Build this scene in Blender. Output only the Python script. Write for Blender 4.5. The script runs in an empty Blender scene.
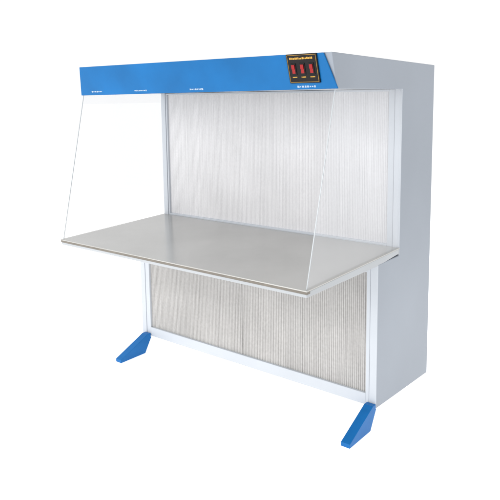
import bpy, bmesh, math, random
from mathutils import Vector, Matrix
random.seed(4)
S=bpy.context.scene
S.view_settings.view_transform='Standard'; S.view_settings.look='None'; S.view_settings.exposure=0
COL=S.collection
W=1.85; XL=-0.035
YT,ZT,H=-0.69,0.962,2.008
HB=1.983
YHT,YHB,ZB=-0.482,-0.435,1.843
YU,YB,Z0,YF=0.251,0.675,0.106,-0.285
# ---------- materials
def mat(name,base,rough=0.4,metal=0.0,var=0.04,scale=3.0,bump=0.0,bscale=200,coat=0.0,emit=None,spec=0.5):
    m=bpy.data.materials.new(name); m.use_nodes=True
    nt=m.node_tree; b=nt.nodes['Principled BSDF']
    b.inputs['Roughness'].default_value=rough; b.inputs['Metallic'].default_value=metal
    b.inputs['Coat Weight'].default_value=coat; b.inputs['Specular IOR Level'].default_value=spec
    tc=nt.nodes.new('ShaderNodeTexCoord'); n=nt.nodes.new('ShaderNodeTexNoise')
    n.inputs['Scale'].default_value=scale; n.inputs['Detail'].default_value=5
    nt.links.new(tc.outputs['Object'],n.inputs['Vector'])
    r=nt.nodes.new('ShaderNodeValToRGB')
    r.color_ramp.elements[0].position=0.3; r.color_ramp.elements[1].position=0.7
    r.color_ramp.elements[0].color=[max(0,c*(1-var)) for c in base]+[1]
    r.color_ramp.elements[1].color=[min(1,c*(1+var)) for c in base]+[1]
    nt.links.new(n.outputs['Fac'],r.inputs['Fac']); nt.links.new(r.outputs['Color'],b.inputs['Base Color'])
    if bump>0:
        n2=nt.nodes.new('ShaderNodeTexNoise'); n2.inputs['Scale'].default_value=bscale
        nt.links.new(tc.outputs['Object'],n2.inputs['Vector'])
        bp=nt.nodes.new('ShaderNodeBump'); bp.inputs['Strength'].default_value=bump; bp.inputs['Distance'].default_value=0.001
        nt.links.new(n2.outputs['Fac'],bp.inputs['Height']); nt.links.new(bp.outputs['Normal'],b.inputs['Normal'])
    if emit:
        # added glow whitens the floor and washes out shadow, strongest around the product
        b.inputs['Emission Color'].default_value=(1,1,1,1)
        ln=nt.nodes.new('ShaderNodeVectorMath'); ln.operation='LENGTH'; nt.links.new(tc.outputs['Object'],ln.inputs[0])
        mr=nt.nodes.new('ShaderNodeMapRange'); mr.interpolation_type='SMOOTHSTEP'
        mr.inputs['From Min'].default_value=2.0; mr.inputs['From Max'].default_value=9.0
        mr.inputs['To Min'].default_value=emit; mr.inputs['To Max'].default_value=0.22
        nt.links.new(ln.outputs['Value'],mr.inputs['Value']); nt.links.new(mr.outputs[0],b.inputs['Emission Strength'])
    return m
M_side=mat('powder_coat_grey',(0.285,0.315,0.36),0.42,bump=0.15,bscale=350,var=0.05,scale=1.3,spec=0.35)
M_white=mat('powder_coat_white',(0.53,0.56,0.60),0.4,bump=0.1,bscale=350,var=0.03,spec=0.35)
M_blue=mat('blue_paint',(0.002,0.122,0.345),0.38,bump=0.1,bscale=300,var=0.14,scale=3,spec=0.22)
M_bluefoot=mat('blue_paint_foot',(0.002,0.125,0.38),0.38,bump=0.1,bscale=300,var=0.10,scale=8,spec=0.22)
M_table=mat('brushed_steel',(0.44,0.435,0.415),0.18,metal=0.35,var=0.07,scale=2.0,bump=0.12)
M_edge=mat('table_edge_brown',(0.17,0.15,0.125),0.45,var=0.15,scale=20)
M_rim=mat('table_rim_pale',(0.40,0.42,0.44),0.4,var=0.05)
M_black=mat('black_plastic',(0.008,0.007,0.008),0.4,spec=0.2)
M_red=mat('red_switch',(0.30,0.006,0.008),0.3,spec=0.3)
M_yel=mat('yellow_print',(0.6,0.33,0.04),0.5)
M_prn=mat('white_print',(0.36,0.45,0.56),0.5)
M_trim=mat('glass_edge',(0.40,0.43,0.45),0.25)
M_floor=mat('white_floor_added_glow',(0.85,0.85,0.85),0.8,emit=0.80,var=0.01,spec=0.0)
def filt(name,c0,c1,nsx,nsz,p0,p1,dots,df,ndark):
    m=bpy.data.materials.new(name); m.use_nodes=True; nt=m.node_tree; b=nt.nodes['Principled BSDF']
    b.inputs['Roughness'].default_value=0.65; b.inputs['Specular IOR Level'].default_value=0.2
    tc=nt.nodes.new('ShaderNodeTexCoord'); mp=nt.nodes.new('ShaderNodeMapping')
    mp.inputs['Scale'].default_value=(nsx,1,nsz)
    n=nt.nodes.new('ShaderNodeTexNoise'); n.inputs['Scale'].default_value=1; n.inputs['Detail'].default_value=4; n.inputs['Roughness'].default_value=0.6
    r=nt.nodes.new('ShaderNodeValToRGB')
    r.color_ramp.elements[0].position=p0; r.color_ramp.elements[1].position=p1
    r.color_ramp.elements[0].color=c0+(1,); r.color_ramp.elements[1].color=c1+(1,)
    nt.links.new(tc.outputs['Object'],mp.inputs['Vector']); nt.links.new(mp.outputs[0],n.inputs['Vector'])
    nt.links.new(n.outputs['Fac'],r.inputs['Fac'])
    n2=nt.nodes.new('ShaderNodeTexNoise'); n2.inputs['Scale'].default_value=dots; n2.inputs['Detail'].default_value=3
    nt.links.new(tc.outputs['Object'],n2.inputs['Vector'])
    mx=nt.nodes.new('ShaderNodeMixRGB'); mx.blend_type='OVERLAY'; mx.inputs['Fac'].default_value=df
    nt.links.new(r.outputs['Color'],mx.inputs['Color1']); nt.links.new(n2.outputs['Fac'],mx.inputs['Color2'])
    n3=nt.nodes.new('ShaderNodeTexNoise'); n3.inputs['Scale'].default_value=3.0; n3.inputs['Detail'].default_value=2
    nt.links.new(tc.outputs['Object'],n3.inputs['Vector'])
    mr=nt.nodes.new('ShaderNodeMapRange'); mr.inputs['From Min'].default_value=0.3; mr.inputs['From Max'].default_value=0.7
    mr.inputs['To Min'].default_value=1-ndark; mr.inputs['To Max'].default_value=1.0
    nt.links.new(n3.outputs['Fac'],mr.inputs['Value'])
    mm=nt.nodes.new('ShaderNodeMixRGB'); mm.blend_type='MULTIPLY'; mm.inputs['Fac'].default_value=1
    nt.links.new(mx.outputs['Color'],mm.inputs['Color1']); nt.links.new(mr.outputs[0],mm.inputs['Color2'])
    nt.links.new(mm.outputs['Color'],b.inputs['Base Color'])
    return m
M_filt=filt('filter_paper',(0.655,0.65,0.66),(0.76,0.755,0.765),120,1.2,0.30,0.68,80,0.15,0.08)
M_gril=filt('grille_metal',(0.42,0.41,0.40),(0.53,0.52,0.505),130,1.5,0.30,0.70,60,0.18,0.14)
mg=bpy.data.materials.new('clear_acrylic'); mg.use_nodes=True; nt=mg.node_tree; nt.nodes.clear()
o=nt.nodes.new('ShaderNodeOutputMaterial'); t=nt.nodes.new('ShaderNodeBsdfTransparent'); t.inputs[0].default_value=(0.965,0.97,0.98,1)
g=nt.nodes.new('ShaderNodeBsdfGlossy'); g.inputs['Roughness'].default_value=0.08; g.inputs[0].default_value=(0.8,0.8,0.8,1)
tcg=nt.nodes.new('ShaderNodeTexCoord'); ng=nt.nodes.new('ShaderNodeTexNoise'); ng.inputs['Scale'].default_value=1.5
nt.links.new(tcg.outputs['Object'],ng.inputs['Vector'])
d=nt.nodes.new('ShaderNodeBsdfDiffuse'); d.inputs[0].default_value=(0.82,0.83,0.85,1)
ma=nt.nodes.new('ShaderNodeMapRange'); ma.inputs['To Min'].default_value=0.14; ma.inputs['To Max'].default_value=0.22; nt.links.new(ng.outputs['Fac'],ma.inputs['Value'])
m1=nt.nodes.new('ShaderNodeMixShader'); m2=nt.nodes.new('ShaderNodeMixShader')
nt.links.new(ma.outputs[0],m1.inputs[0]); nt.links.new(t.outputs[0],m1.inputs[1]); nt.links.new(d.outputs[0],m1.inputs[2])
m2.inputs[0].default_value=0.03; nt.links.new(m1.outputs[0],m2.inputs[1]); nt.links.new(g.outputs[0],m2.inputs[2])
nt.links.new(m2.outputs[0],o.inputs[0])
# ---------- mesh helpers
def finish(name,bm,mats,parent=None,bevel=0.0):
    bmesh.ops.recalc_face_normals(bm,faces=bm.faces[:])
    me=bpy.data.meshes.new(name); bm.to_mesh(me); bm.free()
    for m in (mats if isinstance(mats,list) else [mats]): me.materials.append(m)
    ob=bpy.data.objects.new(name,me); COL.objects.link(ob)
    if parent: ob.parent=parent
    if bevel>0:
        b=ob.modifiers.new('bevel','BEVEL'); b.width=bevel; b.segments=3; b.limit_method='ANGLE'; b.angle_limit=math.radians(30)
    return ob
def addbox(bm,x0,x1,y0,y1,z0,z1,mi=0):
    vs=[bm.verts.new(p) for p in [(x0,y0,z0),(x1,y0,z0),(x1,y1,z0),(x0,y1,z0),(x0,y0,z1),(x1,y0,z1),(x1,y1,z1),(x0,y1,z1)]]
    for f in [(0,1,2,3),(4,5,6,7),(0,1,5,4),(1,2,6,5),(2,3,7,6),(3,0,4,7)]:
        fc=bm.faces.new([vs[i] for i in f]); fc.material_index=mi
def addprism(bm,prof,x0,x1,mi=0):
    a=[bm.verts.new((x0,y,z)) for y,z in prof]; b=[bm.verts.new((x1,y,z)) for y,z in prof]
    n=len(prof)
    fs=[bm.faces.new(a),bm.faces.new(b)]
    for i in range(n): fs.append(bm.faces.new([a[i],a[(i+1)%n],b[(i+1)%n],b[i]]))
    for f in fs: f.material_index=mi
def box(name,x0,x1,y0,y1,z0,z1,m,parent=None,bevel=0.002):
    bm=bmesh.new(); addbox(bm,x0,x1,y0,y1,z0,z1); return finish(name,bm,m,parent,bevel)
# ---------- root
root=bpy.data.objects.new('laminar_flow_cabinet',None); COL.objects.link(root)
root['label']='grey clean air workbench with blue fascia and blue feet'
root['category']='laboratory cabinet'
T=0.045; TL=XL+T
ZL=ZT-0.045
prof=[(YHT,H),(YHB,ZB),(YU,ZB),(YU,ZL),(0,ZL),(0,Z0),(YB+0.006,Z0-0.032),(YB,HB)]
for x0,x1 in ((XL,TL),(W-T,W)):
    bm=bmesh.new(); addprism(bm,prof,x0,x1)
    bmesh.ops.recalc_face_normals(bm,faces=bm.faces[:])
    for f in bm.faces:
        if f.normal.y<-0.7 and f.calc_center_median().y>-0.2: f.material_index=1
    if x0<0:
        for v in bm.verts:
            if v.co.y<YHT+0.01: v.co.x+=0.05
    finish('side_panel',bm,[M_side,M_white],root,0.004)
box('back_panel',TL,W-T,YB-0.03,YB-0.003,Z0+0.003,HB-0.003,M_side,root)
bm=bmesh.new()
addprism(bm,[(YHT+0.003,H-0.003),(YHB+0.003,ZB+0.002),(YU+0.03,ZB+0.002),(YU+0.03,HB-0.05),(YB-0.04,HB-0.05),(YB-0.04,HB-0.003)],TL,W-T)
hood=finish('hood',bm,M_white,root,0.002)
def fas(s,off):
    y=YHT+(YHB-YHT)*s-off; z=H+(ZB-H)*s; return y,z
bm=bmesh.new()
c=[(0.020,0.0),(W-0.040,0.01),(W+0.010,1.0),(-0.038,1.06)]
vf=[];vb=[]
for x,s in c:
    y,z=fas(s,0.010); vf.append(bm.verts.new((x,y,z))); y,z=fas(s,0.0005); vb.append(bm.verts.new((x,y,z)))
bm.faces.new(vf); bm.faces.new(vb)
for i in range(4): bm.faces.new([vf[i],vf[(i+1)%4],vb[(i+1)%4],vb[i]])
fascia=finish('front_fascia',bm,M_blue,root,0.003)
yt_,zt_=fas(0,0.010); yb_,zb_=fas(1,0.010)
dn=Vector((0,yb_-yt_,zb_-zt_)); HL=dn.length; dn.normalize(); nrm=Vector((0,dn.z,-dn.y))
if nrm.y>0: nrm=-nrm
def fplate(bm,x0,x1,s0,s1,o0,o1,mi=0):
    base=Vector((0,yt_,zt_)); P=[]
    for o in (o0,o1):
        for x,s in ((x0,s0),(x1,s0),(x1,s1),(x0,s1)):
            p=base+dn*s+nrm*o; P.append(bm.verts.new((x,p.y,p.z)))
    for f in [(0,1,2,3),(4,5,6,7),(0,1,5,4),(1,2,6,5),(2,3,7,6),(3,0,4,7)]:
        fc=bm.faces.new([P[i] for i in f]); fc.material_index=mi
CX0,CX1=1.606,1.776
bm=bmesh.new(); fplate(bm,CX0,CX1,0.001,0.140,0.0,0.008)
cp=finish('control_panel',bm,M_black,root,0.002)
bm=bmesh.new()
b0,b1=CX0+0.005,CX1-0.005
fplate(bm,b0,b1,0.0055,0.0066,0.008,0.0086); fplate(bm,b0,b1,0.134,0.1351,0.008,0.0086)
fplate(bm,b0,b0+0.0011,0.0067,0.1339,0.008,0.0086); fplate(bm,b1-0.0011,b1,0.0067,0.1339,0.008,0.0086)
x=CX0+0.018
while x<CX1-0.024:
    w=random.uniform(0.004,0.008); h=random.uniform(-0.002,0.002); fplate(bm,x,x+w,0.018+h,0.026,0.008,0.0087); x+=w+0.002
for i in range(3):
    xx=CX0+0.035+i*0.050
    for k in range(4):
        fplate(bm,xx-0.013+k*0.0068,xx-0.0085+k*0.0068,0.108,0.113,0.008,0.0087)
finish('printed_legend',bm,M_yel,cp)
for i in range(3):
    xx=CX0+0.035+i*0.050
    bm=bmesh.new(); fplate(bm,xx-0.014,xx+0.014,0.044,0.099,0.008,0.011,1)
    fplate(bm,xx-0.0085,xx+0.0085,0.050,0.071,0.0112,0.0155,0); fplate(bm,xx-0.0085,xx+0.0085,0.0715,0.092,0.0112,0.0125,0)
    finish('rocker_switch',bm,[M_red,M_black],cp,0.0015)
for cx in (0.13,0.53,0.98,1.69):
    bm=bmesh.new(); x=cx-0.05
    while x<cx+0.05:
        w=random.uniform(0.005,0.014); h=random.uniform(0.005,0.010)
        fplate(bm,x,x+w,HL-0.013-h/2,HL-0.013+h/2,0.0,0.0008); x+=w+0.004
    finish('printed_mark',bm,M_prn,fascia)
# ---------- upper filter + frame
def frame(name,x0,x1,y0,y1,z0,z1,wl,wr,wb,wt,m,bev=0.002):
    bm=bmesh.new()
    addbox(bm,x0,x0+wl,y0,y1,z0,z1); addbox(bm,x1-wr,x1,y0,y1,z0,z1)
    addbox(bm,x0+wl,x1-wr,y0,y1,z0,z0+wb); addbox(bm,x0+wl,x1-wr,y0,y1,z1-wt,z1)
    return finish(name,bm,m,root,bev)
frame('filter_frame',TL+0.001,W-T-0.001,YU+0.004,YU+0.04,ZL+0.02,ZB,0.012,0.035,0.035,0.012,M_white)
def pleats(name,x0,x1,z0,z1,y,dep,pitch,m,jit=0.0,flat=0.5):
    bm=bmesh.new(); n=int((x1-x0)/pitch); prev=None; p=(x1-x0)/n
    for i in range(n):
        xa=x0+p*i; jy=random.uniform(-jit,jit)
        for fx,fy in ((0,0),(flat,0),(flat+(1-flat)*0.5,1)):
            xx=xa+p*fx+random.uniform(-jit,jit)*0.5; yy=y+jy+dep*fy
            a=bm.verts.new((xx,yy,z0)); mdl=bm.verts.new((xx+random.uniform(-jit,jit),yy+random.uniform(-jit,jit),(z0+z1)/2)); b=bm.verts.new((xx,yy,z1))
            if prev:
                bm.faces.new([prev[0],a,mdl,prev[1]]); bm.faces.new([prev[1],mdl,b,prev[2]])
            prev=(a,mdl,b)
    return finish(name,bm,m,root)
pleats('air_filter',TL+0.012,W-T-0.034,ZL+0.05,ZB-0.010,YU+0.02,0.0020,0.0110,M_filt,0.00015,0.6)
frame('grille_frame',TL+0.001,W-T-0.001,0.003,0.04,Z0+0.003,ZL-0.002,0.04,0.022,0.066,0.05,M_white)
pleats('intake_grille',TL+0.04,W-T-0.022,Z0+0.068,ZL-0.052,0.018,0.0032,0.0125,M_gril,0.00025,0.6)
box('grille_divider',0.885,0.893,0.0145,0.0165,Z0+0.07,ZL-0.054,M_gril,root,0)
# ---------- work table
ZF=ZT-0.018; TH=0.034
bm=bmesh.new(); addprism(bm,[(YT,ZF),(YT,ZF-0.006),(YU-0.001,ZT-0.006),(YU-0.001,ZT)],0.012,W+0.003)
for v in bm.verts:
    if v.co.y>0 and v.co.x<1: v.co.x=XL
table=finish('work_table',bm,M_table,root,0.0015)
bm=bmesh.new(); addprism(bm,[(YT+0.002,ZF-0.0065),(YT+0.002,ZF-0.018),(YT+0.03,ZF-0.018),(YT+0.03,ZF-0.0065)],0.014,W+0.001); finish('table_edge_band',bm,M_edge,table)
bm=bmesh.new(); addprism(bm,[(YT+0.004,ZF-0.0185),(YT+0.004,ZF-TH),(0.0,ZF-TH),(YU-0.003,ZT-TH),(YU-0.003,ZT-0.0075),(YT+0.031,ZF-0.0075),(YT+0.031,ZF-0.0185)],0.016,W-0.001); finish('table_tray',bm,M_rim,table,0.002)
# ---------- glass side screens
for xt,xb in ((-0.020,0.022),(W-0.010,W-0.010)):
    bm=bmesh.new()
    xr=XL+0.004 if xt<0 else xt
    vs=[bm.verts.new((x,y,z)) for x,y,z in [(xt,YHB+0.002,ZB-0.002),(xb,YT+0.02,ZF+0.002),(xr,YU-0.003,ZT+0.002),(xr,YU-0.003,ZB-0.002)]]
    bm.faces.new(vs)
    gl=finish('glass_screen',bm,mg,root)
    bm=bmesh.new()
    def ring(x,y,z): return [bm.verts.new(p) for p in ((x-0.0022,y-0.002,z),(x+0.0022,y-0.002,z),(x+0.0022,y+0.001,z),(x-0.0022,y+0.001,z))]
    A=ring(xt,YHB,ZB-0.003); B=ring(xb,YT+0.018,ZF+0.002)
    bm.faces.new(A); bm.faces.new(B)
    for i in range(4): bm.faces.new([A[i],A[(i+1)%4],B[(i+1)%4],B[i]])
    finish('screen_edge',bm,M_trim,gl,0)
# ---------- feet
FW=0.054
for x0,xr in ((0.0,0.55),(W-FW,W-0.40)):
    bm=bmesh.new(); addprism(bm,[(YF,0.0),(YF,0.022),(-0.035,Z0+0.026),(-0.003,Z0+0.026),(-0.003,Z0-0.002),(0.004,Z0-0.002),(-0.06,0.0)],x0,x0+FW); finish('foot',bm,M_bluefoot,root,0.0018)
    bm=bmesh.new(); addprism(bm,[(YB-0.16,0.0),(YB-0.18,Z0-0.001),(YB-0.08,Z0-0.001),(YB-0.10,0.0)],xr,xr+0.06)
    finish('rear_foot',bm,M_white,root,0.003)
# ---------- floor
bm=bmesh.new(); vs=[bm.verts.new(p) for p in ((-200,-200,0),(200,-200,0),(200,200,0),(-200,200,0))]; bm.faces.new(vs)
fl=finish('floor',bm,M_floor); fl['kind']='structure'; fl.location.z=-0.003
# ---------- light
w=bpy.data.worlds.new('World'); S.world=w; w.use_nodes=True
bg=w.node_tree.nodes['Background']; bg.inputs[0].default_value=(1,1,1,1); bg.inputs[1].default_value=1.08
def area(name,loc,tgt,size,e):
    l=bpy.data.lights.new(name,'AREA'); l.size=size; l.energy=e; ob=bpy.data.objects.new(name,l); COL.objects.link(ob)
    ob.location=loc; ob.rotation_euler=(Vector(tgt)-Vector(loc)).to_track_quat('-Z','Y').to_euler()
area('key_softbox',(-0.5,-5.5,3.0),(0.9,0,1.0),2.5,150)
# ---------- camera
cam=bpy.data.cameras.new('camera'); co=bpy.data.objects.new('camera',cam); COL.objects.link(co); S.camera=co
ya,pi,ro,f,px,py=0.678,-0.139,-0.013,643.05,246.8,187.2
fw=Vector((-math.sin(ya)*math.cos(pi),math.cos(ya)*math.cos(pi),math.sin(pi)))
r=fw.cross(Vector((0,0,1))).normalized(); u=r.cross(fw)
r2=r*math.cos(ro)+u*math.sin(ro); u2=-r*math.sin(ro)+u*math.cos(ro)
R=Matrix((r2,u2,-fw)).transposed().to_4x4()
co.matrix_world=Matrix.Translation((3.397,-3.027,1.809))@R
cam.sensor_width=36; cam.lens=f/500*36; cam.shift_x=(250-px)/500; cam.shift_y=(py-250)/500; cam.clip_end=1000
